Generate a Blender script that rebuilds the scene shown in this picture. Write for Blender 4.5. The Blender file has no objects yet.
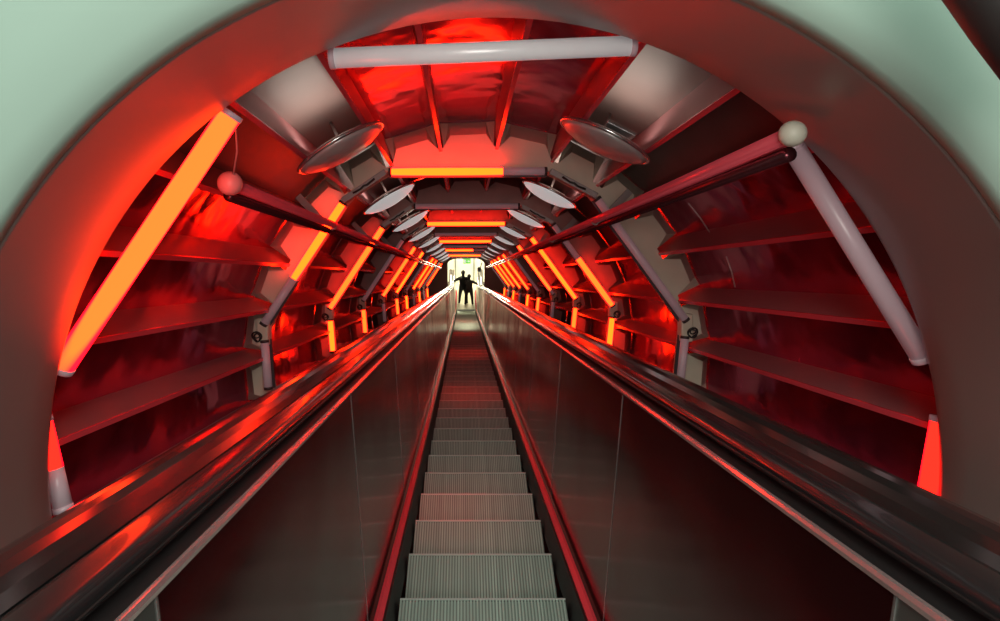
import bpy, bmesh, math, random
from mathutils import Vector, Matrix
random.seed(7)
PI = math.pi
C = bpy.context.scene.collection
SC = bpy.context.scene
# The place: a sloping steel tube with an escalator in it.  "Tunnel" axes: x right,
# y along the slope (downhill), z square to the slope.  R30 turns them into the world.
SLOPE = math.radians(30)
T = Matrix.Rotation(-SLOPE, 4, 'X')
CX, CZ = 0.10, -0.61            # tunnel centre line
EX = 0.09                       # escalator centre line
NZ = -1.54                      # nosing line of the steps
YB = 27.2                       # foot of the escalator
def W(p): return T @ Vector(p)

# ---------------------------------------------------------------- materials
def mat(name, col, rough=0.5, metal=0.0, var=0.0, scale=6.0, bump=0.0, bscale=8.0, rvar=0.0, stretch=None, emit=None, estr=0, coat=0.0):
    m = bpy.data.materials.new(name); m.use_nodes = True
    nt = m.node_tree; N = nt.nodes; L = nt.links
    b = N['Principled BSDF']
    b.inputs['Base Color'].default_value = (*col, 1); b.inputs['Roughness'].default_value = rough
    b.inputs['Metallic'].default_value = metal
    b.inputs['Coat Weight'].default_value = coat
    tc = N.new('ShaderNodeTexCoord'); mp = N.new('ShaderNodeMapping')
    L.new(tc.outputs['Object'], mp.inputs['Vector'])
    mp.inputs['Rotation'].default_value = (0, 0, 0)
    if stretch: mp.inputs['Scale'].default_value = stretch
    n = N.new('ShaderNodeTexNoise'); n.inputs['Scale'].default_value = scale; n.inputs['Detail'].default_value = 4
    L.new(mp.outputs[0], n.inputs['Vector'])
    if var:
        mx = N.new('ShaderNodeMix'); mx.data_type = 'RGBA'
        mx.inputs[6].default_value = (*[c*(1-var) for c in col], 1)
        mx.inputs[7].default_value = (*[min(1, c*(1+var)) for c in col], 1)
        fo = n.outputs['Fac']
        if var > .6:
            q = N.new('ShaderNodeMapRange'); q.inputs[1].default_value = .40; q.inputs[2].default_value = .60; L.new(fo, q.inputs[0]); fo = q.outputs[0]
        L.new(fo, mx.inputs[0]); L.new(mx.outputs[2], b.inputs['Base Color'])
    if rvar:
        mr = N.new('ShaderNodeMapRange'); mr.inputs[3].default_value = max(0.02, rough-rvar); mr.inputs[4].default_value = rough+rvar
        mr.inputs[1].default_value = .3; mr.inputs[2].default_value = .7
        L.new(n.outputs['Fac'], mr.inputs[0]); L.new(mr.outputs[0], b.inputs['Roughness'])
    if bump:
        n2 = N.new('ShaderNodeTexNoise'); n2.inputs['Scale'].default_value = bscale; n2.inputs['Detail'].default_value = 1.5
        L.new(mp.outputs[0], n2.inputs['Vector'])
        bp = N.new('ShaderNodeBump'); bp.inputs['Strength'].default_value = bump; bp.inputs['Distance'].default_value = .05
        L.new(n2.outputs['Fac'], bp.inputs['Height']); L.new(bp.outputs[0], b.inputs['Normal'])
    if emit:
        b.inputs['Emission Color'].default_value = (*emit, 1); b.inputs['Emission Strength'].default_value = estr
    return m

def tube_mat(name, core, edge, s):
    m = bpy.data.materials.new(name); m.use_nodes = True
    nt = m.node_tree; N = nt.nodes; L = nt.links; N.clear()
    out = N.new('ShaderNodeOutputMaterial'); em = N.new('ShaderNodeEmission')
    lw = N.new('ShaderNodeLayerWeight'); lw.inputs['Blend'].default_value = .35
    r = N.new('ShaderNodeValToRGB')
    r.color_ramp.elements[0].position = .38; r.color_ramp.elements[0].color = (*core, 1)
    r.color_ramp.elements[1].position = .62; r.color_ramp.elements[1].color = (*edge, 1)
    L.new(lw.outputs['Facing'], r.inputs[0]); L.new(r.outputs[0], em.inputs[0])
    em.inputs[1].default_value = s; L.new(em.outputs[0], out.inputs[0])
    return m

M = {}
M['tube_lit']  = tube_mat('neon_orange_red', (1, .018, .0016), (.9, .001, .004), 20)
M['tube_amber'] = tube_mat('neon_amber', (1, .018, .0009), (.9, .001, .004), 26)
M['tube_near'] = tube_mat('neon_orange_near', (1, .033, .0045), (.9, .002, .006), 10)
M['tube_red']  = tube_mat('neon_red', (1, .008, .004), (.8, .002, .008), 6)
M['tube_off']  = mat('neon_unlit_plastic', (.60, .45, .50), .3, 0, .1, emit=(1, .6, .65), estr=.05)  # faint emission added to brighten the unlit plastic
M['tube_white'] = mat('neon_unlit_white', (.85, .84, .84), .3, .1, .15, 9, emit=(1, .97, .97), estr=.16)  # faint emission added to whiten the unlit tube
M['housing']   = mat('dark_tube_shield', (.06, .045, .05), .5, .2)
M['cap']       = mat('tube_end_cap', (.05, .03, .03), .5)
M['shell']     = mat('brushed_shell_steel', (.62, .09, .19), .17, .86, .4, 2.4, .55, 3.0, .08)  # grey steel with the tubes' red light put into its colour
M['beige_shell'] = mat('grey_brown_shell_paint', (.20, .15, .14), .45, .2, .25, 2.5)
M['shell_d']   = mat('dark_shell_steel', (.54, .07, .16), .20, .82, .4, 2.4, .5, 3.0, .08)  # same steel, dimmer red light of the right wall in its colour
M['stringer']  = mat('painted_stringer', (.40, .19, .20), .42, .25, .15, 3)
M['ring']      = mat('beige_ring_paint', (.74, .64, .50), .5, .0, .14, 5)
M['ring_far']  = mat('beige_ring_shaded', (.34, .17, .15), .42, .2, .25, 6)  # same beige rings, shade on the far frames put into the colour
M['bracket']   = mat('grey_bracket', (.34, .31, .30), .4, .3, .1)
M['lining']    = mat('brown_grey_lining', (.26, .215, .20), .36, .1, .12, 1.5, .05, 2.0, .05)  # brown cast of mixed red and green light put into the colour
M['flare']     = mat('pale_green_plaster', (.35, .46, .395), .75, 0, .12, .9)
M['disc']      = mat('satin_metal_disc', (.55, .55, .54), .32, .3, .25, 7, .15, 10)
M['disc_lit']  = mat('glowing_disc', (.7, .7, .7), .4, .2, .1, 8, emit=(.95, 1, .98), estr=.35)
M['disc_rim']  = mat('disc_rim_metal', (.66, .66, .66), .2, .9)
M['rail_red']  = mat('red_conduit', (.95, .11, .15), .22, .25, .15, 4)
M['rail_dark'] = mat('dark_conduit', (.16, .04, .05), .25, .8)
M['cream']     = mat('cream_cap', (.62, .58, .48), .45)
M['pinkcap']   = mat('pink_cap', (.75, .33, .32), .4, 0)
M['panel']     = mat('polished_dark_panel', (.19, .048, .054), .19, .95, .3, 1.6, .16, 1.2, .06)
M['panel_far'] = mat('panel_lobby_reflection', (.85, .74, .50), .38, .25, .85, 3.0, .6, 2.0, .12, stretch=(1, .6, 1))  # beige blotchy reflection of the lobby put into the panel colour
M['panel_red'] = mat('panel_red_glow', (.36, .045, .055), .20, .9, .35, 1.4, .16, 1.2, .07)  # red tube glow on the dark panels put into their colour
M['panel_l']   = mat('satin_grey_panel', (.17, .18, .17), .4, .8, .15, 2)
M['seam']      = mat('bright_seam', (.7, .68, .66), .25, .9)
M['trim']      = mat('polished_trim', (.90, .62, .62), .16, .85)
M['skirt']     = mat('black_skirt', (.012, .010, .011), .5)
M['skirt_l']   = mat('skirt_guide_strip', (.95, .09, .12), .25, .15)  # reflected red of the tubes put into the strip's colour
M['rubber']    = mat('black_handrail_rubber', (.012, .012, .013), .22, 0, coat=.3)
M['deck']      = mat('polished_outer_deck', (.16, .14, .14), .15, .92, .2, 2, .10, 2.5, .05, stretch=(1, .35, .35))
M['cladding']  = mat('outer_cladding', (.10, .07, .07), .5, .4)
M['tread']     = mat('ribbed_step_aluminium', (.42, .52, .45), .40, .35, .55, 3.5, rvar=.08, stretch=(6, .3, .3))
M['riser']     = mat('step_riser_aluminium', (.10, .10, .10), .5, .5)
M['nosing']    = mat('pale_nosing_edge', (.62, .64, .60), .35, .5)  # paler strip along each step edge
M['white']     = mat('lit_white_wall', (.86, .86, .76), .7, 0, .06, 3)
M['landing']   = mat('pale_landing_floor', (.62, .58, .46), .5, 0, .15, 3)
M['steel_frame'] = mat('grey_door_frame', (.35, .37, .35), .4, .5)
M['glow']      = mat('ceiling_panel_glow', (.9, .9, .8), .5, emit=(1, .97, .70), estr=10)
M['green']     = mat('green_sign_face', (.1, .5, .1), .5, emit=(.22, .75, .12), estr=.9)
M['signwhite'] = mat('white_sign_mark', (.85, .9, .8), .5, emit=(.9, 1, .8), estr=.8)
M['cloth']     = mat('silhouette_cloth', (.006, .005, .006), .8)  # dark clothing, with backlit silhouette shade put into the colour
M['cloth2']    = mat('silhouette_cloth_brown', (.014, .006, .006), .8)
M['skin']      = mat('shadowed_skin', (.10, .035, .03), .6)
M['hair']      = mat('black_hair', (.005, .004, .004), .6)
M['wire']      = mat('pale_wire', (.50, .40, .40), .35, .4)
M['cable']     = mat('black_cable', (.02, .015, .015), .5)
M['dark_box']  = mat('dark_grey_box', (.05, .06, .07), .5)

# ---------------------------------------------------------------- helpers
def props(o, label=None, cat=None, group=None, kind=None):
    for k, v in (('label', label), ('category', cat), ('group', group), ('kind', kind)):
        if v: o[k] = v
    return o
def empty(name, at, label, cat, group=None, kind=None):
    o = bpy.data.objects.new(name, None); C.objects.link(o); o.location = W(at)
    o.empty_display_size = .1; o['_o'] = 0; del o['_o']
    return props(o, label, cat, group, kind)
def mesh(name, vs, fs, m, parent=None, at=(0, 0, 0), smooth=False, world=False, bevel=0):
    """vs in tunnel axes; object origin at tunnel point `at` (or at its parent's)."""
    me = bpy.data.meshes.new(name)
    org = parent.matrix_basis.translation if (parent is not None and parent.parent is None) else (
          (parent.parent.matrix_basis.translation + parent.matrix_basis.translation) if parent is not None else W(at))
    pts = [((Vector(v) if world else W(v)) - org) for v in vs]
    me.from_pydata(pts, [], fs); me.update()
    bm = bmesh.new(); bm.from_mesh(me); bmesh.ops.recalc_face_normals(bm, faces=bm.faces); bm.to_mesh(me); bm.free()
    if smooth:
        for p in me.polygons: p.use_smooth = True
    me.materials.append(m)
    o = bpy.data.objects.new(name, me); C.objects.link(o)
    if parent is None: o.location = org
    else: o.parent = parent
    if bevel:
        b = o.modifiers.new('bevel', 'BEVEL'); b.width = bevel; b.segments = 2; b.limit_method = 'ANGLE'
    return o
class G:
    """collects geometry in tunnel axes"""
    def __init__(s): s.v = []; s.f = []
    def add(s, v, f):
        n = len(s.v); s.v += [tuple(p) for p in v]; s.f += [tuple(i+n for i in q) for q in f]; return s
    def hexa(s, a, b):   # two quads joined (lists of 4 points)
        return s.add(list(a)+list(b), [(0, 3, 2, 1), (4, 5, 6, 7), (0, 1, 5, 4), (1, 2, 6, 5), (2, 3, 7, 6), (3, 0, 4, 7)])
    def box(s, x0, x1, y0, y1, z0, z1):
        return s.hexa([(x0, y0, z0), (x1, y0, z0), (x1, y1, z0), (x0, y1, z0)], [(x0, y0, z1), (x1, y0, z1), (x1, y1, z1), (x0, y1, z1)])
    def bar(s, p, q, w, h, up=(0, 1, 0)):
        p = Vector(p); q = Vector(q); d = (q-p).normalized(); u = Vector(up); u = (u - d*u.dot(d)).normalized(); t = d.cross(u)
        r = [u*w/2+t*h/2, u*w/2-t*h/2, -u*w/2-t*h/2, -u*w/2+t*h/2]
        return s.hexa([p+k for k in r], [q+k for k in r])
    def tube(s, pts, r, n=12, caps=True):
        pts = [Vector(p) for p in pts]; rr = r if isinstance(r, (list, tuple)) else [r]*len(pts)
        rings = []; u = None
        for i, p in enumerate(pts):
            d = (pts[min(i+1, len(pts)-1)] - pts[max(i-1, 0)]).normalized()
            if u is None: u = d.orthogonal().normalized()
            u = (u - d*u.dot(d)).normalized(); t = d.cross(u)
            rings.append([p + (u*math.cos(2*PI*k/n) + t*math.sin(2*PI*k/n))*rr[i] for k in range(n)])
        v = [q for R in rings for q in R]; f = []
        for i in range(len(rings)-1):
            for k in range(n): f.append((i*n+k, i*n+(k+1) % n, (i+1)*n+(k+1) % n, (i+1)*n+k))
        if caps: f.append(tuple(range(n))[::-1]); f.append(tuple((len(rings)-1)*n+k for k in range(n)))
        return s.add(v, f)
    def torus(s, c, ax, R, r, n=20, m=8):
        c = Vector(c); ax = Vector(ax).normalized(); u = ax.orthogonal().normalized(); t = ax.cross(u)
        v = []; f = []
        for i in range(n):
            d = u*math.cos(2*PI*i/n)+t*math.sin(2*PI*i/n)
            for j in range(m): v.append(c + d*(R+r*math.cos(2*PI*j/m)) + ax*r*math.sin(2*PI*j/m))
        for i in range(n):
            for j in range(m): f.append((i*m+j, i*m+(j+1) % m, ((i+1) % n)*m+(j+1) % m, ((i+1) % n)*m+j))
        return s.add(v, f)
    def lathe(s, c, ax, prof, n=32, seed=None):
        """prof: (radius, height along ax)"""
        c = Vector(c); ax = Vector(ax).normalized(); u = ax.cross(Vector((0, 1, 0))).normalized(); t = ax.cross(u)
        v = []; f = []
        for (r, h) in prof:
            for k in range(n): v.append(c + (u*math.cos(2*PI*k/n)+t*math.sin(2*PI*k/n))*r + ax*h)
        for i in range(len(prof)-1):
            for k in range(n): f.append((i*n+k, i*n+(k+1) % n, (i+1)*n+(k+1) % n, (i+1)*n+k))
        f.append(tuple(range(n))); f.append(tuple((len(prof)-1)*n+k for k in range(n)))
        return s.add(v, f)
    def out(s, name, m, parent=None, **k): return mesh(name, s.v, s.f, m, parent, **k)
def pol(a, r, y): return (CX + r*math.cos(math.radians(a)), y, CZ + r*math.sin(math.radians(a)))

# ---------------------------------------------------------------- setting: shell and lining
RS = 1.86; Y0 = 2.06; Y1 = 26.0
RIBS = [-24, -11, 2.5, 15.5, 29.5, 42.5, 55, 69, 84.6, 100, 114, 127.5, 141, 154, 167, 180, 193, 206]
YK = [2.10] + [2.28 + 2.2*k for k in range(1, 11)]
def shell(name, a0, a1, m):
    g = G(); na = int((a1-a0)/2.5); t = .05
    ys = [Y0 + (Y1+.3-Y0)*i/44 for i in range(45)]
    for i in range(na):
        b0 = a0+(a1-a0)*i/na; b1 = a0+(a1-a0)*(i+1)/na
        for j in range(44):
            n = [pol(b0, RS, ys[j]), pol(b1, RS, ys[j]), pol(b1, RS, ys[j+1]), pol(b0, RS, ys[j+1])]
            g.add(n, [(0, 1, 2, 3)])
    bm_o = g.out(name, m, smooth=True); bm_o['kind'] = 'structure'
    me = bm_o.data; bm = bmesh.new(); bm.from_mesh(me); bmesh.ops.remove_doubles(bm, verts=bm.verts, dist=1e-4); bmesh.ops.recalc_face_normals(bm, faces=bm.faces)
    for fc in bm.faces:
        c0 = fc.calc_center_median() + bm_o.location; ax = T.inverted() @ c0; nn = T.to_3x3().inverted() @ fc.normal
        if nn.x*(ax.x-CX)+nn.z*(ax.z-CZ) > 0: fc.normal_flip()
    bm.to_mesh(me); bm.free()
    s = bm_o.modifiers.new('thick', 'SOLIDIFY'); s.thickness = .04; s.offset = -1
    return bm_o
shell('wall_right', -48, 42.5, M['shell_d'])
shell('ceiling', 69, 114, M['shell'])
for nm_, a_, b_ in (('ceiling_right', 42.5, 69), ('ceiling_left', 114, 141)):
    shell(nm_, a_, b_, M['beige_shell'])
shell('wall_left', 141, 228, M['shell'])
# underside of the tube (below the escalator)
g = G()
g.box(CX-1.26, CX+1.26, Y0, YB-.1, -2.05, -1.98)
g.out('floor', M['cladding'])['kind'] = 'structure'

# lining collar at the mouth and the flared plaster opening around it
def revolve(name, prof, m, n=128, thick=.03, a0=0, a1=360):
    g = G(); v = []; f = []
    full = (a1-a0) >= 360
    cnt = n if full else n+1
    for (y, r, cx, cz) in prof:
        for k in range(cnt):
            a = math.radians(a0+(a1-a0)*k/n); v.append((cx+r*math.cos(a), y, cz+r*math.sin(a)))
    for i in range(len(prof)-1):
        for k in range(n):
            k2 = (k+1) % cnt
            f.append((i*cnt+k, i*cnt+k2, (i+1)*cnt+k2, (i+1)*cnt+k))
    g.add(v, f); o = g.out(name, m, smooth=True)
    s = o.modifiers.new('thick', 'SOLIDIFY'); s.thickness = thick; s.offset = 0
    return o
# (y, r, cx, cz): inner edge of mouth .. outer edge of collar
lin = [(2.06, 1.90, .10, -.62), (2.045, 1.53, .10, -.625), (2.02, 1.507, .102, -.625), (1.98, 1.486, .102, -.623), (1.85, 1.465, .101, -.621), (1.7, 1.435, .101, -.618), (1.55, 1.41, .1, -.615), (1.43, 1.385, .1, -.612), (1.405, 1.380, .1, -.611)]
o = revolve('trim_1', lin, M['lining'], thick=.012); o['kind'] = 'structure'
fl = [(1.405, 1.380, .1, -.611), (1.37, 1.388, .1, -.611), (1.33, 1.42, .1, -.611), (1.27, 1.50, .1, -.61), (1.16, 1.66, .1, -.60), (1.02, 1.90, .1, -.60), (.86, 2.25, .1, -.6), (.70, 2.8, .1, -.6), (.6, 3.6, .1, -.6)]
o = revolve('wall_front', fl, M['flare'], thick=.02, a0=-42, a1=222); o['kind'] = 'structure'

# ---------------------------------------------------------------- stringers (long flanges)
def side_word(a):
    if a > 141.5: return 'left wall'
    if a < 42: return 'right wall'
    return 'ceiling'
ordn = ['lowest', 'second', 'third', 'fourth', 'fifth', 'sixth', 'seventh', 'eighth', 'ninth', 'tenth', 'eleventh', 'twelfth']
nleft = [a for a in RIBS if a > 120]; nleft.sort(reverse=True)
nright = sorted([a for a in RIBS if a < 62])
ntop = [a for a in RIBS if 62 < a < 120]
for a in RIBS:
    r0 = 1.60
    rt = empty('steel_stringer', pol(a, r0, Y0+.05),
        ('%s from the bottom of the long maroon flanges along the left wall' % ordn[nleft.index(a)]) if a in nleft else
        ('%s from the bottom of the long maroon flanges along the right wall' % ordn[nright.index(a)]) if a in nright else
        ('long red flange along the ceiling, %s counted from the right' % ['first', 'second', 'third', 'fourth'][ntop.index(a)]), 'flange', 'long steel flanges lining the tube')
    # tapered fin, a little deeper between rings
    u = Vector((math.cos(math.radians(a)), 0, math.sin(math.radians(a)))); t = Vector((-u.z, 0, u.x))
    g = G(); c = Vector((CX, 0, CZ)); n = 0
    yy = [Y0+.03, Y1]
    def P(r, y, k): return c + u*r + t*k + Vector((0, y, 0))
    g.hexa([P(r0, yy[0], -.006), P(RS, yy[0], -.03), P(RS, yy[0], .03), P(r0, yy[0], .006)],
           [P(r0, yy[1], -.006), P(RS, yy[1], -.03), P(RS, yy[1], .03), P(r0, yy[1], .006)])
    g.out('flange_web', M['stringer'], rt)
    g = G(); g.hexa([P(r0-.012, yy[0], -.012), P(r0, yy[0], -.012), P(r0, yy[0], .012), P(r0-.012, yy[0], .012)],
                    [P(r0-.012, yy[1], -.012), P(r0, yy[1], -.012), P(r0, yy[1], .012), P(r0-.012, yy[1], .012)])
    g.out('flange_lip', M['rail_red'], rt)

# ---------------------------------------------------------------- rings, tubes
POLY = {  # generic vertices (x, z) of the tube polygon
 'top': ((-.56, .785), (.62, .79)),
 'UL': ((-.90, .56), (-1.50, -.36)), 'LL': ((-1.49, -.47), (-1.46, -.84)),
 'UR': ((.99, .59), (1.66, -.33)), 'LR': ((1.65, -.44), (1.61, -.84))}
POLY0 = {'top': ((-.47, .765), (.60, .81)), 'UL': ((-.812, .578), (-1.414, -.326)), 'LL': ((-1.478, -.49), (-1.40, -.82)),
 'UR': ((1.148, .462), (1.61, -.29)), 'LR': ((1.672, -.49), (1.615, -.80))}
# lit stretch of each tube, as fractions of its length (None: unlit)
LIT = {
 0: dict(top=None, UL=(0, 1), LL=(0, .55), UR=None, LR=(0, 1)),
 1: dict(top=(0, .72), UL=(0, .62), LL=None, UR=None, LR=None),
 2: dict(top=None, UL=(0, 1), LL=(0, 1), UR=(.42, 1), LR=(0, 1)),
 3: dict(top=(0, 1), UL=None, LL=(0, 1), UR=(0, 1), LR=(0, 1)),
 4: dict(top=None, UL=(0, 1), LL=None, UR=(0, .9), LR=None),
 5: dict(top=(0, 1), UL=(0, 1), LL=(0, 1), UR=None, LR=(0, 1)),
 6: dict(top=None, UL=None, LL=(0, 1), UR=(0, 1), LR=(0, 1)),
 7: dict(top=(0, .7), UL=(0, 1), LL=None, UR=(0, 1), LR=None),
 8: dict(top=None, UL=(0, 1), LL=(0, 1), UR=(0, 1), LR=(0, 1)),
 9: dict(top=(0, 1), UL=None, LL=None, UR=(0, 1), LR=None),
 10: dict(top=None, UL=(0, 1), LL=(0, 1), UR=None, LR=(0, 1))}
ORD = ['nearest', 'second', 'third', 'fourth', 'fifth', 'sixth', 'seventh', 'eighth', 'ninth', 'tenth', 'eleventh']
WHERE = dict(top='across the ceiling', UL='on the upper left wall', LL='low on the left wall', UR='on the upper right wall', LR='low on the right wall')
def inner_r(a):
    """radius at which the polygon of tubes is met, seen from the centre, plus a little"""
    pts = [(1.58, -1.3), (1.63, -.86), (1.68, -.36), (.99, .62), (.62, .82), (-.56, .82), (-.92, .58), (-1.52, -.38), (-1.48, -.86), (-1.4, -1.3)]
    d = (math.cos(math.radians(a)), math.sin(math.radians(a)))
    for (p, q) in zip(pts, pts[1:]):
        px, pz = p[0]-CX, p[1]-CZ; ex, ez = q[0]-p[0], q[1]-p[1]
        den = d[0]*ez - d[1]*ex
        if abs(den) < 1e-9: continue
        r = (px*ez - pz*ex)/den; s = (px*d[1] - pz*d[0])/den
        if r > 0 and -1e-6 <= s <= 1+1e-6: return r
    return 1.5
for k, y in enumerate(YK):
    V = POLY0 if k == 0 else POLY
    for key in ('top', 'UL', 'LL', 'UR', 'LR'):
        a, b = V[key]; lit = LIT[k][key]
        rad = .030 if k else dict(top=.034, UL=.040, LL=.030, UR=.036, LR=.032)[key]
        A = Vector((a[0], y, a[1])); B = Vector((b[0], y, b[1]))
        st = 'unlit pinkish grey' if not lit else ('glowing orange' if lit == (0, 1) else 'partly glowing orange')
        if k == 0 and key == 'top': st = 'thick unlit white'
        rt = empty('neon_tube', A, '%s neon tube %s %s' % (st, WHERE[key], 'nearest the camera' if k == 0 else 'at the %s ring frame' % ORD[k-1].replace('nearest', 'first')), 'neon tube', 'neon tubes along the ring frames')
        L = (B-A).length; n = 1
        def seg(f0, f1, nm, m, r=rad):
            G().tube([A+(B-A)*f0, A+(B-A)*((f0+f1)/2), A+(B-A)*f1], r, 16).out(nm, m, rt, smooth=True)
        mo = M['tube_off']
        if k == 0 and key == 'top': mo = M['tube_white']
        e = .02/L
        if not lit: seg(e, 1-e, 'tube_glass', mo)
        else:
            f0, f1 = max(lit[0], e), min(lit[1], 1-e)
            ml = M['tube_lit'] if (k == 0 or (k+len(key)+(key[0] == 'U')) % 2) else M['tube_amber']
            if k == 0 and key == 'UL': ml = M['tube_near']
            if k == 0 and key in ('LR', 'LL'): ml = M['tube_red']
            seg(f0, f1, 'glowing_section', ml)
            if f0 > .05: seg(e, f0, 'unlit_section', mo)
            if f1 < .93: seg(f1, 1-e, 'unlit_section', mo)
        if k:
            hw_ = Vector((0, .048, 0)); G().bar(A+hw_, B+hw_, .012, .075).out('tube_light_shield', M['housing'], rt)  # added dark plate that keeps the tube's light off the ring web
        for (p, q) in ((0, e*1.0), (1-e*1.0, 1)):
            seg(p, q, 'end_cap', M['cap'] if k else M['tube_off'], rad*1.08)
    if k == 0: continue
    yr = y + .09
    rf = empty('ring_frame', (CX, yr, CZ+1.5), '%s beige toothed steel ring frame from the camera' % ORD[k-1].replace('nearest', 'first'), 'ring frame', 'ring frames of the tube')
    # toothed web
    A0, A1 = RIBS[0], RIBS[-1]
    for i in range(len(RIBS)-1):
        a0, a1 = RIBS[i], RIBS[i+1]; d = a1-a0
        outer = [(a0, 1.60), (a0+.12*d, 1.60), (a0+.27*d, 1.72), (a1-.27*d, 1.72), (a1-.12*d, 1.60), (a1, 1.60)]
        if 75 < (a0+a1)/2 < 108: outer = [(a0, 1.60), (a0+.06*d, 1.62), (a0+.2*d, 1.70), (a1-.2*d, 1.70), (a1-.06*d, 1.62), (a1, 1.60)]
        g = G(); vs = []; nf = len(outer)
        for (yy, dr) in ((yr, 0), (yr+.03, 0)):
            for (a, r) in outer: vs.append(pol(a, r, yy))
            for (a, r) in outer: vs.append(pol(a, inner_r(a)-.005, yy))
        f = []
        for s in (0, 2*nf):
            for j in range(nf-1): f.append((s+j, s+j+1, s+nf+j+1, s+nf+j))
        for j in range(nf-1):
            f.append((j, j+1, 2*nf+j+1, 2*nf+j)); f.append((nf+j, nf+j+1, 3*nf+j+1, 3*nf+j))
        g.add(vs, f)
        # inclined tooth facets behind, running back to the shell
        m0, m1 = outer[2], outer[3]
        am = (a0+a1)/2
        g.add([pol(m0[0], m0[1], yr+.005), pol(m1[0], m1[1], yr+.005), pol(m1[0], RS-.005, yr+.24), pol(m0[0], RS-.005, yr+.24)], [(0, 1, 2, 3)])
        g.add([pol(outer[1][0], 1.60, yr+.005), pol(m0[0], m0[1], yr+.005), pol(m0[0], RS-.005, yr+.24), pol(outer[1][0], RS-.005, yr+.20)], [(0, 1, 2, 3)])
        g.add([pol(outer[4][0], 1.60, yr+.005), pol(m1[0], m1[1], yr+.005), pol(m1[0], RS-.005, yr+.24), pol(outer[4][0], RS-.005, yr+.20)], [(0, 1, 2, 3)])
        # inner flange along the axis
        g.add([pol(a0, inner_r(a0)-.005, yr-.02), pol(am, inner_r(am)-.005, yr-.02), pol(a1, inner_r(a1)-.005, yr-.02),
               pol(a1, inner_r(a1)-.005, yr+.13), pol(am, inner_r(am)-.005, yr+.13), pol(a0, inner_r(a0)-.005, yr+.13)], [(0, 1, 4, 5), (1, 2, 3, 4)])
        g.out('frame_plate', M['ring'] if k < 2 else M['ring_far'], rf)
    # channels beside the top tube, with a dark cable lying in them
    for s, (p, q) in (('r', ((.64, .785), (.985, .60))), ('l', ((-.58, .78), (-.90, .565)))):
        ch = G().bar((p[0], y-.01, p[1]), (q[0], y-.01, q[1]), .07, .045).out('cable_channel', M['bracket'], rf, bevel=.004)
        dx = Vector((q[0]-p[0], 0, q[1]-p[1])); pp = Vector((p[0], y-.055, p[1]))
        G().tube([pp+dx*.25+Vector((0, 0, .0)), pp+dx*.42+Vector((0, .005, -.008)), pp+dx*.5, pp+dx*.58+Vector((0, .005, -.008)), pp+dx*.75], .008, 6).out('cable', M['cable'], ch, smooth=True)
    # brackets at the side joints with a coil of cable
    for (x, z, s) in ((1.665, -.385, 1), (-1.505, -.415, -1)):
        br = G().box(x-.045, x+.045, y-.01, y+.09, z-.10, z+.11).out('joint_bracket', M['ring'], rf, bevel=.012)
        G().torus((x+s*.035, y-.02, z-.025), (0, 1, .5), .036, .006).torus((x+s*.030, y-.03, z-.035), (.5, 1, 0), .030, .006).torus((x+s*.038, y-.025, z-.015), (-.3, 1, .4), .026, .005).out('cable_coil', M['cable'], br, smooth=True)

# ---------------------------------------------------------------- saucer discs
def disc(x, z, y, side, k):
    ax = Vector((CX-x, 0, CZ-z)).normalized() + Vector((0, .09 if k == 0 else .02, 0)); ax.normalize()       # faces the tube's centre line
    c = Vector((x, y, z)); R = .275
    rt = empty('saucer_lamp', c, '%s grey saucer shaped lamp under the %s of the ceiling, counted from the camera' % (ORD[k].replace('nearest', 'first'), side), 'lamp', 'saucer lamps in two rows under the ceiling')
    prof = [(.03, -.052), (.10, -.048), (.18, -.034), (.235, -.018), (.268, -.004)]
    G().lathe(c, ax, prof, 40).out('upper_dish', M['disc'], rt, smooth=True)
    G().torus(c + ax*.0, ax, R-.004, .011, 40, 8).out('rim', M['disc_rim'], rt, smooth=True)
    prof = [(.268, .004), (.235, .026), (.18, .045), (.10, .060), (.03, .064)]
    G().lathe(c, ax, prof, 40).out('lower_dish', M['disc'] if k == 0 else M['disc_lit'], rt, smooth=True)
    G().tube([c-ax*.04+Vector((0, .12, 0)), c-ax*.30+Vector((0, .45, 0))], .010, 10).out('stem', M['bracket'], rt, smooth=True)
    return rt, c, ax
for k in range(10):
    y = 3.42 + 2.2*k
    for side, x, z in (('left', -.70, .735), ('right', .80, .775)):
        rt, c, ax = disc(x, z, y, side, k)
        if k == 0 and side == 'right':
            t = ax.cross(Vector((0, 1, 0))).normalized()
            q = c - ax*.055 + Vector((0, -.12, 0))
            if t.x < 0: t = -t
            G().bar(q-t*.05, q+t*.12, .10, .02).out('latch_plate', M['disc_rim'], rt, bevel=.004)
        ld = bpy.data.lights.new('disc_fill_light', 'AREA'); ld.shape = 'DISK'; ld.size = .35  # added neutral fill hidden behind each disc, lightens the ring frames
        ld.energy = 3.0 if k else 1.6; ld.color = (1, .86, .74)
        lo = bpy.data.objects.new('disc_fill_light', ld); C.objects.link(lo)
        lo.matrix_world = T @ Matrix.Translation(c - ax*.10) @ (ax.to_track_quat('Z', 'Y').to_matrix().to_4x4())

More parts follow.
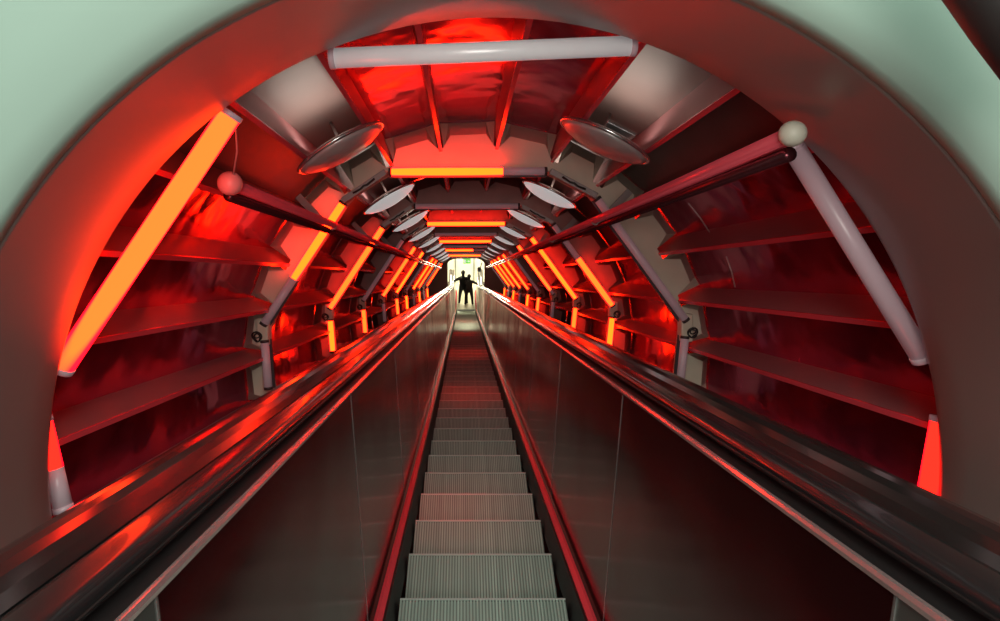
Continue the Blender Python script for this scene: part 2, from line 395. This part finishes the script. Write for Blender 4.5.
# ---------------------------------------------------------------- conduit rails
def rail(side):
    s = 1 if side == 'right' else -1
    if s > 0: p0 = Vector((1.02, 1.78, .405)); x, z = .96, .42
    else: p0 = Vector((-.985, 2.52, .395)); x, z = -.95, .37
    A = p0; B = Vector((x*1.0, 25.9, z))
    A = Vector((x+(p0.x-x)*1, p0.y, p0.z)); 
    if s > 0: A = Vector((x, 1.78, z)); A = Vector((.975, 1.78, .425))
    else: A = Vector((-.975, 2.50, .39))
    rt = empty('conduit_rail', A, 'long red conduit pipe pair running down the upper %s side of the tube' % side, 'pipe rail')
    G().tube([A, A.lerp(B, .5), B], .025, 12).out('upper_pipe', M['rail_red'], rt, smooth=True)
    o = Vector((.045*s, .0, -.040))
    G().tube([A+o+Vector((0, .1, 0)), (A+o).lerp(B+o, .5), B+o], .024, 12).out('lower_pipe', M['rail_dark'], rt, smooth=True)
    o = Vector((.075*s, .0, .01))
    G().tube([A+o+Vector((0, .1, 0)), (A+o).lerp(B+o, .5), B+o], .012, 10).out('thin_pipe', M['rail_red'], rt, smooth=True)
    r = .038 if s > 0 else .05
    prof = [(r*math.sin(PI*i/10)+.001, -r*math.cos(PI*i/10)) for i in range(11)]
    G().lathe(A, (0.01, 0, 1), prof, 20).out('end_knob', M['cream'] if s > 0 else M['pinkcap'], rt, smooth=True)
    for k in range(1, 11):
        y = YK[k]; c = A.lerp(B, (y-A.y)/(B.y-A.y)); out = Vector((s*.55, 0, .45)).normalized()
        q = G().bar(c+Vector((.03*s, 0, -.03)), c+out*.34, .035, .05)
        q.torus(c+Vector((.01*s, 0, -.005)), (0, 1, 0), .028, .007, 14, 6)
        q.out('pipe_clamp', M['bracket'], rt)
rail('right'); rail('left')
o = G().tube([(.77, .98, .64), (.84, .98, .53), (.91, .98, .43), (.99, .98, .28)], [.05, .07, .07, .05], 16).out('corner_dark_patch', M['cable'], at=(.88, .98, .47), smooth=True)  # added dark tube shaped to darken the top right corner
props(o, 'added dark rounded form darkening the pale green plaster in the top right corner', 'dark patch')
# thin wires
G().tube([(-.80, 2.12, .56), (-.86, 2.3, .46), (-.975, 2.50, .385)], .005, 6).out('hanging_wire', M['wire'], at=(-.9, 2.3, .47), smooth=True).update({}) if False else None
o = G().tube([(-.87, 2.28, .60), (-.90, 2.38, .50), (-.965, 2.50, .40)], .004, 6).out('hanging_wire', M['wire'], at=(-.9, 2.38, .5), smooth=True)
props(o, 'thin pale wire hanging down to the knob of the left conduit pipe', 'wire')
for (pts, lb) in (((( 1.28, 3.42, .42), (1.42, 3.47, .26)), 'thin pale wire on the right wall below the conduit pipes, upper of two'), (((1.53, 3.5, .12), (1.59, 3.52, -.06)), 'thin pale wire on the right wall below the conduit pipes, lower of two')):
    a = math.degrees(math.atan2(pts[0][1]-0, 1))
    o = G().tube([pts[0], ((pts[0][0]+pts[1][0])/2+.006, (pts[0][1]+pts[1][1])/2, (pts[0][2]+pts[1][2])/2), pts[1]], .004, 6).out('wall_wire', M['wire'], at=pts[0], smooth=True)
    props(o, lb, 'wire')

# ---------------------------------------------------------------- escalator
esc = empty('escalator', (EX, 2.7, NZ), 'dark steel escalator with ribbed grey steps running down the red tube', 'escalator')
YA = -1.1; HL = 1.3   # start behind the camera, length of the level run at the foot
cs, sn = math.cos(SLOPE), math.sin(SLOPE)
def path(z):
    """points (y, z) of a rail at height z above/below the camera line: straight, then levelling at the foot"""
    pts = [(YA, z)]
    pts += [(YA + (YB-.6-YA)*i/20, z) for i in range(1, 21)]
    # arc from slope to level
    y0 = YB-.6; r = 1.4 - (z-NZ)*.6
    for i in range(1, 9):
        t = SLOPE*i/8; pts.append((y0 + r*math.sin(t), z + r*(1-math.cos(t))))
    y, zz = pts[-1]
    pts.append((y+HL*cs, zz+HL*sn))
    return pts
def sweep(name, prof, m, parent, y_from=None, smooth=False, closed=True, bevel=0):
    """prof: closed loop of (x, z) -> swept along the path; x absolute"""
    zs = sum(p[1] for p in prof)/len(prof)
    base = path(zs); g = G(); n = len(prof); v = []; f = []
    for i, (y, z) in enumerate(base):
        # local tilt
        j = min(i+1, len(base)-1); h = max(i-1, 0)
        t = math.atan2(base[j][1]-base[h][1], base[j][0]-base[h][0])
        for (x, pz) in prof:
            dz = pz-zs; v.append((x, y - dz*math.sin(t), z + dz*math.cos(t)))
    for i in range(len(base)-1):
        for k in range(n if closed else n-1):
            f.append((i*n+k, i*n+(k+1) % n, (i+1)*n+(k+1) % n, (i+1)*n+k))
    if closed: f.append(tuple(range(n))); f.append(tuple((len(base)-1)*n+k for k in range(n)))
    g.add(v, f); return g.out(name, m, parent, smooth=smooth)
def mirror(prof, s): return [(EX+s*x, z) for (x, z) in prof]
for s in (-1, 1):
    # skirt with its bright guide strip
    sweep('skirt', mirror([(.405, -1.60), (.430, -1.475), (.49, -1.475), (.49, -1.60)], s), M['skirt'], esc)
    sweep('guide_strip', mirror([(.440, -1.475), (.436, -1.455), (.455, -1.44), (.470, -1.445), (.470, -1.475)], s), M['skirt_l'], esc)
    sweep('base_trim', mirror([(.470, -1.475), (.470, -1.455), (.490, -1.45), (.490, -1.475)], s), M['skirt'], esc)
    # balustrade panels
    X0, Z0, X1, Z1 = .488, -1.46, .538, -.458
    y = YA; edges = [-.5+1.5*i for i in range(0, 20)]
    edges = [YA] + edges + [YB-.55]
    for i, (ya, yb) in enumerate(zip(edges, edges[1:])):
        g = G(); e = .0025; sl = .13   # the joints lean with the plumb line a little
        def q(x, y, z): return (EX+s*x, y, z)
        lo0 = 0 if i == 0 else 1; hi0 = 0 if i == len(edges)-2 else 1
        g.hexa([q(X0, ya+e, Z0), q(X0, yb-e, Z0), q(X0+.02, yb-e, Z0), q(X0+.02, ya+e, Z0)],
               [q(X1, ya+e-sl*lo0, Z1), q(X1, yb-e-sl*hi0, Z1), q(X1+.02, yb-e-sl*hi0, Z1), q(X1+.02, ya+e-sl*lo0, Z1)])
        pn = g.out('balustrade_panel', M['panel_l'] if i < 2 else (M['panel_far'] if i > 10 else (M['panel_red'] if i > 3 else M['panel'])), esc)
        if i > 0 and i < 8:
            G().hexa([q(X0-.002, ya-e, Z0), q(X0-.002, ya+e, Z0), q(X0+.01, ya+e, Z0), q(X0+.01, ya-e, Z0)],
                     [q(X1-.002, ya-e-sl, Z1), q(X1-.002, ya+e-sl, Z1), q(X1+.01, ya+e-sl, Z1), q(X1+.01, ya-e-sl, Z1)]).out('joint_strip', M['seam'], pn)
    # end panel at the foot, following the bend
    base = path(Z0); base = [p for p in base if p[0] >= YB-.62]
    top = path(Z1); top = [p for p in top if p[0] >= YB-.62]
    g = G(); v = []; f = []
    for (a, b) in zip(base, top):
        v += [(EX+s*X0, a[0], a[1]), (EX+s*X1, b[0], b[1]), (EX+s*(X1+.02), b[0], b[1]), (EX+s*(X0+.02), a[0], a[1])]
    for i in range(len(base)-1):
        for k in range(4): f.append((i*4+k, i*4+(k+1) % 4, i*4+4+(k+1) % 4, i*4+4+k))
    f.append((0, 1, 2, 3)); n = len(v)-4; f.append((n, n+1, n+2, n+3)); g.add(v, f); g.out('balustrade_panel', M['panel_far'], esc)
    # bright trim along the top of the panels
    sweep('top_trim', mirror([(.533, -.460), (.532, -.452), (.536, -.446), (.543, -.445), (.548, -.450), (.548, -.462)], s), M['trim'], esc)
    sweep('inner_deck', mirror([(.545, -.480), (.550, -.456), (.625, -.432), (.64, -.48)], s), M['skirt'], esc)
    # handrail: rounded rubber section
    hp = []
    for i in range(14):
        a = 2*PI*i/14; cx_, sx = math.cos(a), math.sin(a)
        hp.append((.597 + .040*abs(cx_)**.7*(1 if cx_ > 0 else -1), -.412 + .022*abs(sx)**.8*(1 if sx > 0 else -1)))
    sweep('handrail', mirror(hp, s), M['rubber'], esc, smooth=True)
    # convex outer deck
    dp = [(.648, -.50)] + [(.648+.135*i/8, -.425 + .05*math.sin(PI*(.12+.80*i/8))) for i in range(9)] + [(.790, -.50)]
    sweep('outer_deck', mirror(dp, s), M['deck'], esc, smooth=False)
    sweep('outer_cladding', mirror([(.765, -.50), (.785, -.50), (.785, -1.9), (.765, -1.9)], s), M['cladding'], esc)
    sweep('floor_ledge', mirror([(.785, -.93), (1.50, -.93), (1.50, -.96), (.785, -.96)], s) if False else mirror([(.785, -1.02), (1.40, -1.02), (1.40, -1.05), (.785, -1.05)], s), M['cladding'], esc)

# steps: tread horizontal in the world, nosing on the downhill side
def step_mesh():
    g = G(); w = .395; tr = .400; ri = .231
    # local world axes: x, Y forward(downhill), Z up, origin at nosing
    nr = 52; v = []; f = []
    pitch = 2*w/nr
    prof = []
    for i in range(nr):
        x = -w+pitch*i
        prof += [(x, 0), (x+pitch*.55, 0), (x+pitch*.55, -.011), (x+pitch, -.011)]
    for (x, z) in prof: v.append((x, -tr+.002, z)); v.append((x, 0, z))
    for i in range(len(prof)-1): f.append((2*i, 2*i+1, 2*i+3, 2*i+2))
    g.add(v, f)
    # toothed front edge: ribs carry on down the riser as fine cleats
    v = []; f = []
    for i, (x, z) in enumerate(prof): v.append((x, z*.9+.001, -.001+z*0)); v.append((x, .02+z*.9, -.06)); v.append((x, -.012+z*.9, -ri))
    for i in range(len(prof)-1):
        f.append((3*i, 3*i+3, 3*i+4, 3*i+1)); f.append((3*i+1, 3*i+4, 3*i+5, 3*i+2))
    g2 = G().add(v, f)
    return g, g2
gt, gr = step_mesh()
M['groove']    = mat('tread_groove_shade', (.22, .25, .22), .6, .2)  # shade between the ribs put into a darker groove colour
def raw_mesh(name, g, m):
    me = bpy.data.meshes.new(name); me.from_pydata(g.v, [], g.f); me.update(); me.materials.append(m); return me
me_t = raw_mesh('step', gt, M['tread']); me_t.materials.append(M['groove'])
for p_ in me_t.polygons:
    p_.material_index = 1 if (p_.center.z < -.001) else 0
me_r = raw_mesh('riser', gr, M['riser'])
ge = G()
ge.box(-.395, .395, -.005, .003, -.004, .0022)
me_n = raw_mesh('nosing', ge, M['nosing'])
pitch = .400/cs
y = 2.87 - 8*pitch
org = W((EX, 2.7, NZ))
while y < YB-.1:
    p = W((EX, y, NZ)) - org
    st = bpy.data.objects.new('step', me_t); C.objects.link(st); st.parent = esc; st.location = p
    rs = bpy.data.objects.new('riser', me_r); C.objects.link(rs); rs.parent = st
    ns = bpy.data.objects.new('nosing', me_n); C.objects.link(ns); ns.parent = st
    y += pitch
YL = y - pitch
# ---------------------------------------------------------------- foot landing and the bright lobby
pl = W((EX, YL, NZ))          # world point of the last nosing; landing floor is level from here
fz = pl.z - .231
def wbox(name, x0, x1, y0, y1, z0, z1, m, parent=None, **k):
    g = G().box(x0, x1, y0, y1, z0, z1); 
    return mesh(name, g.v, g.f, m, parent, world=True, at=(0, 0, 0) if parent is None else (0, 0, 0), **k)
LW = pl.y
o = wbox('floor_lobby', -3.6, 3.8, LW+.0, LW+4.2, fz-.1, fz, M['landing']); o.name = 'floor.001'; o['kind'] = 'structure'
o = wbox('comb_plate', EX-.395, EX+.395, LW+.0, LW+.5, fz, fz+.012, M['riser']); props(o, 'flat metal comb plate at the foot of the escalator steps', 'comb plate')
bw = LW+2.9
o = wbox('wall_back', -3.6, 3.8, bw, bw+.1, fz, fz+4.2, M['white']); o['kind'] = 'structure'
o = wbox('wall_far_left', -3.7, -3.6, LW-2.4, bw+.1, fz-.1, fz+4.2, M['white']); o['kind'] = 'structure'
o = wbox('wall_far_right', 3.8, 3.9, LW-2.4, bw+.1, fz-.1, fz+4.2, M['white']); o['kind'] = 'structure'
o = wbox('ceiling_lobby', -3.6, 3.8, LW-1.5, bw+.1, fz+4.2, fz+4.3, M['white']); o.name = 'ceiling.001'; o['kind'] = 'structure'
# door in the back wall with frame bars
for i, x in enumerate((-.42, .48)):
    wbox('trim_%d' % (2+i), x-.03, x+.03, bw-.03, bw, fz, fz+3.2, M['steel_frame'])['kind'] = 'structure'
wbox('trim_4', -.42, .48, bw-.03, bw, fz+2.45, fz+2.51, M['steel_frame'])['kind'] = 'structure'
# green emergency sign
sy = LW+.12; sz = fz+2.72
P_ = mesh('exit_sign', G().box(-.03, .29, sy, sy+.05, sz-.12, sz+.12).v, G().box(0, 1, 0, 1, 0, 1).f, M['green'], world=True)
props(P_, 'small green emergency exit sign hanging above the two people', 'sign')
g = G(); y_ = sy-.004
g.box(0, .07, y_, y_+.003, sz-.08, sz+.08).box(.10, .20, y_, y_+.003, sz-.01, sz+.01).add([(.18, y_, sz-.05), (.26, y_, sz), (.18, y_, sz+.05)], [(0, 1, 2)])
mesh('sign_mark', g.v, g.f, M['signwhite'], P_, world=True)
g = G().box(.0, .01, sy+.02, sy+.03, sz+.12, fz+4.2).box(.25, .26, sy+.02, sy+.03, sz+.12, fz+4.2)
mesh('sign_rod', g.v, g.f, M['steel_frame'], P_, world=True)
# dark camera-like box on the right of the lobby mouth
bxp = empty('loudspeaker_box', (.66, 26.6, .34), 'dark grey box mounted high beside the right edge of the bright opening', 'box')
G().box(.60, .76, 26.5, 26.75, .24, .44).out('housing', M['dark_box'], bxp, bevel=.02)
G().tube([(.72, 26.5, .40), (.78, 26.15, .62)], .02, 8).out('bracket', M['bracket'], bxp)
# luminous ceiling panels of the lobby
for i, (x0, x1) in enumerate(((-2.6, -.6), (-.3, 1.7), (2.0, 3.4))):
    c = empty('ceiling_light', (0, 0, 0), ['bright ceiling panel light over the left of the far lobby', 'bright ceiling panel light over the middle of the far lobby', 'bright ceiling panel light over the right of the far lobby'][i], 'light', 'lobby ceiling lights')
    wbox('diffuser', x0, x1, LW-.2, LW+2.6, fz+4.10, fz+4.13, M['glow'], c)
    wbox('housing', x0-.05, x1+.05, LW-.25, LW+2.65, fz+4.13, fz+4.2, M['steel_frame'], c)
# end wall of the tube with its arched opening
g = G(); v = []; f = []
hw = .80; zt = .86
op = [(EX+.00-hw+.0, -1.98)] + [(EX-hw, -1.98 + (zt-.28+1.98)*i/6) for i in range(1, 7)]
for i in range(1, 16):
    t = PI - PI*i/16; op.append((EX+hw*math.cos(t), zt-.28+.28*math.sin(t)))
op += [(EX+hw, zt-.28 - (zt-.28+1.98)*i/6) for i in range(0, 7)]
n = len(op)
for yy in (Y1, Y1+.25):
    for (x, z) in op: v.append((x, yy, z))
    for (x, z) in op:
        a = math.atan2(z-CZ, x-CX); r = 2.1; v.append((CX+r*math.cos(a), yy, CZ+r*math.sin(a)))
for s in (0, 2*n):
    for j in range(n-1): f.append((s+j, s+j+1, s+n+j+1, s+n+j))
for j in range(n-1): f.append((j, j+1, 2*n+j+1, 2*n+j))
g.add(v, f); mm = mat('dark_red_end_wall', (.16, .05, .04), .5)
g.out('wall_end', mm)['kind'] = 'structure'
# short white throat from the opening to the lobby
g = G(); v = []; f = []
for yy, ex in ((Y1+.02, -.01), (27.0, .2)):
    for (x, z) in op: v.append((EX+(x-EX)*(1+ex*.6), yy, z+(ex if z > 0 else 0)*.5))
for j in range(n-1): f.append((j, j+1, n+j+1, n+j))
g.add(v, f); g.out('wall_throat', M['white'])['kind'] = 'structure'

# ---------------------------------------------------------------- people (world axes)
def person(name, base, h, arms, label, cloth, lean=0.0, face=-1):
    """one skinned body standing with feet at base; arms: ((elbow),(hand)) for left/right; facing -Y (towards the tube)"""
    rt = bpy.data.objects.new('person', None); C.objects.link(rt); rt.location = base; props(rt, label, 'person')
    k = h/1.75
    J = {}; E = []; Rr = {}
    def j(n, p, r, par=None):
        J[n] = (p[0]*k, p[1]*k*(-face), p[2]*k); Rr[n] = r*k*(1.25 if r > .03 and n[:3] not in ('nec', 'hea') else 1.05)
        if par: E.append((par, n))
    j('pelvis', (0, 0, .95), .135); j('waist', (0, .0, 1.10), .125, 'pelvis'); j('chest', (lean*.5, .01, 1.30), .150, 'waist')
    j('neckb', (lean, .0, 1.45), .075, 'chest'); j('neck', (lean, .0, 1.52), .055, 'neckb'); j('headb', (lean, .015, 1.60), .075, 'neck'); j('head', (lean, .02, 1.68), .088, 'headb'); 
    for s in (-1, 1):
        n = 'L' if s < 0 else 'R'
        j('hip'+n, (s*.095, 0, .90), .10, 'pelvis'); j('knee'+n, (s*.15, .03, .50), .062, 'hip'+n); j('ank'+n, (s*.18, 0, .09), .042, 'knee'+n); j('toe'+n, (s*.20, .14, .04), .038, 'ank'+n)
        el, ha = arms[0 if s < 0 else 1]
        j('sh'+n, (s*.17+lean, 0, 1.40), .065, 'chest'); j('el'+n, el, .043, 'sh'+n); j('wr'+n, ha, .028, 'el'+n)
        d = (Vector(ha)-Vector(el)).normalized(); pm = Vector(ha)+d*.07
        j('pa'+n, tuple(pm), .034, 'wr'+n)
        for fi in range(4):
            off = Vector((0, (fi-1.5)*.02, 0)); L_ = (.065, .078, .072, .055)[fi]
            a = pm + off + d*.03; b = a + d*L_*.5 + Vector((0, 0, -.01)); c_ = b + d*L_*.4 + Vector((0, 0, -.025))
            j('f%d%s' % (fi, n), tuple(a), .010, 'pa'+n); j('g%d%s' % (fi, n), tuple(b), .009, 'f%d%s' % (fi, n)); j('h%d%s' % (fi, n), tuple(c_), .008, 'g%d%s' % (fi, n))
        a = Vector(ha)+d*.03+Vector((0, .035, 0)); j('t1'+n, tuple(a), .012, 'wr'+n); j('t2'+n, tuple(a+d*.04+Vector((0, .02, -.01))), .010, 't1'+n)
    names = list(J); me = bpy.data.meshes.new('body'); me.from_pydata([J[n] for n in names], [(names.index(a), names.index(b)) for a, b in E], [])
    me.materials.append(cloth)
    o = bpy.data.objects.new('body', me); C.objects.link(o); o.parent = rt
    sk = o.modifiers.new('skin', 'SKIN'); sk.use_smooth_shade = True
    lay = me.skin_vertices[0] if me.skin_vertices else None
    if lay is None:
        bpy.context.view_layer.objects.active = o
        return rt
    for i, n in enumerate(names): lay.data[i].radius = (Rr[n], Rr[n]); lay.data[i].use_root = (n == 'pelvis')
    sb = o.modifiers.new('sub', 'SUBSURF'); sb.levels = 1; sb.render_levels = 2
    # hair cap, and face
    hx, hy, hz = J['head']
    def sph(name, c, r, m, par=rt, sc=(1, 1, 1), zmin=-2):
        bm = bmesh.new(); bmesh.ops.create_uvsphere(bm, u_segments=16, v_segments=12, radius=1)
        if zmin > -2: bmesh.ops.delete(bm, geom=[v for v in bm.verts if v.co.z < zmin and v.co.y*(-face) > -.2 or v.co.z < zmin-.5], context='VERTS')
        for v in bm.verts: v.co = Vector((c[0]+v.co.x*r*sc[0], c[1]+v.co.y*r*sc[1], c[2]+v.co.z*r*sc[2]))
        me_ = bpy.data.meshes.new(name); bm.to_mesh(me_); bm.free(); me_.materials.append(m)
        for p in me_.polygons: p.use_smooth = True
        q = bpy.data.objects.new(name, me_); C.objects.link(q); q.parent = par; return q
    sph('hair', (hx, hy-.012*(-face), hz+.02*k), .098*k, M['hair'], sc=(.95, 1.08, 1.12), zmin=0.05)
    f_ = (-face)
    sph('nose', (hx, hy+.088*k*f_, hz-.01), .014*k, M['skin'], sc=(.8, 1.2, 1.4))
    for s in (-1, 1):
        sph('eye', (hx+s*.032*k, hy+.080*k*f_, hz+.012), .009*k, M['signwhite']) if False else sph('eye', (hx+s*.032*k, hy+.080*k*f_, hz+.012), .009*k, M['hair'])
        sph('ear', (hx+s*.085*k, hy, hz-.005), .022*k, M['skin'], sc=(.4, .8, 1.3))
    sph('mouth', (hx, hy+.080*k*f_, hz-.045*k), .018*k, M['skin'], sc=(1.2, .5, .35))
    return rt
PBY = YL - .0
def at_step(n):   # world point on the tread n steps above the last nosing
    p = W((0, YL - pitch*n, NZ)); return p
p1 = at_step(0)
person('adult', Vector((-.04, p1.y+.95, fz)), 1.74, (((-.42, .05, 1.22), (-.62, .08, 1.14)), ((.36, .05, 1.22), (.58, .06, 1.12))),
       'taller person in silhouette with arms spread to both handrails at the foot of the escalator', M['cloth'])
person('child', Vector((.23, p1.y+.85, fz)), 1.60, (((-.26, .06, 1.18), (-.16, .16, 1.05)), ((.40, .04, 1.24), (.66, .06, 1.20))),
       'shorter person in dark silhouette standing before the taller one, right arm out', M['cloth2'])

# ---------------------------------------------------------------- light
def area(name, loc, target, size, energy, col, sy=None):
    ld = bpy.data.lights.new(name, 'AREA'); ld.shape = 'RECTANGLE'; ld.size = size; ld.size_y = sy or size; ld.energy = energy; ld.color = col
    o = bpy.data.objects.new(name, ld); C.objects.link(o)
    a = W(loc); b = W(target); o.location = a; o.rotation_euler = (b-a).to_track_quat('-Z', 'Y').to_euler(); return o
area('top_hall_light', (-.5, -1.9, 1.9), (.1, 1.6, -.3), 1.4, 95, (.80, 1.0, .88))
area('top_hall_light', (.9, -1.2, 1.7), (.0, 3.2, -1.4), .8, 40, (.86, 1.0, .88))
area('lobby_fill_light', (.0, 27.9, .75), (.05, 18, -1.6), 1.0, 65, (1, .93, .70), .4)  # added fill from the lobby side, brightens the far balustrade panels
area('tube_foot_fill', (.09, 20.5, .70), (.09, 21.5, -1.5), .35, 48, (1, .90, .62), 5.0)  # added overhead fill for the far panels, no fixture in the tube
area('hall_low_fill', (.1, -.9, .1), (.1, 3.0, .7), 1.0, 34, (1.0, .93, .86))  # added fill behind the camera, lightens the top tube and collar
w = bpy.data.worlds.new('World'); SC.world = w; w.use_nodes = True
w.node_tree.nodes['Background'].inputs[0].default_value = (.55, .75, .65, 1); w.node_tree.nodes['Background'].inputs[1].default_value = .10

# ---------------------------------------------------------------- camera
cd = bpy.data.cameras.new('camera'); cam = bpy.data.objects.new('camera', cd); C.objects.link(cam); SC.camera = cam
cd.sensor_width = 36; cd.lens = 21.6; cd.shift_x = .036; cd.shift_y = -.0335; cd.clip_start = .05; cd.clip_end = 200
cam.matrix_world = T @ Matrix.Rotation(PI/2, 4, 'X')
cd.dof.use_dof = False
SC.view_settings.view_transform = 'Standard'; SC.view_settings.look = 'None'; SC.view_settings.exposure = 0
SC.cycles.use_denoising = True
SC.cycles.max_bounces = 10; SC.cycles.glossy_bounces = 6; SC.cycles.diffuse_bounces = 4
SC.cycles.sample_clamp_indirect = 8
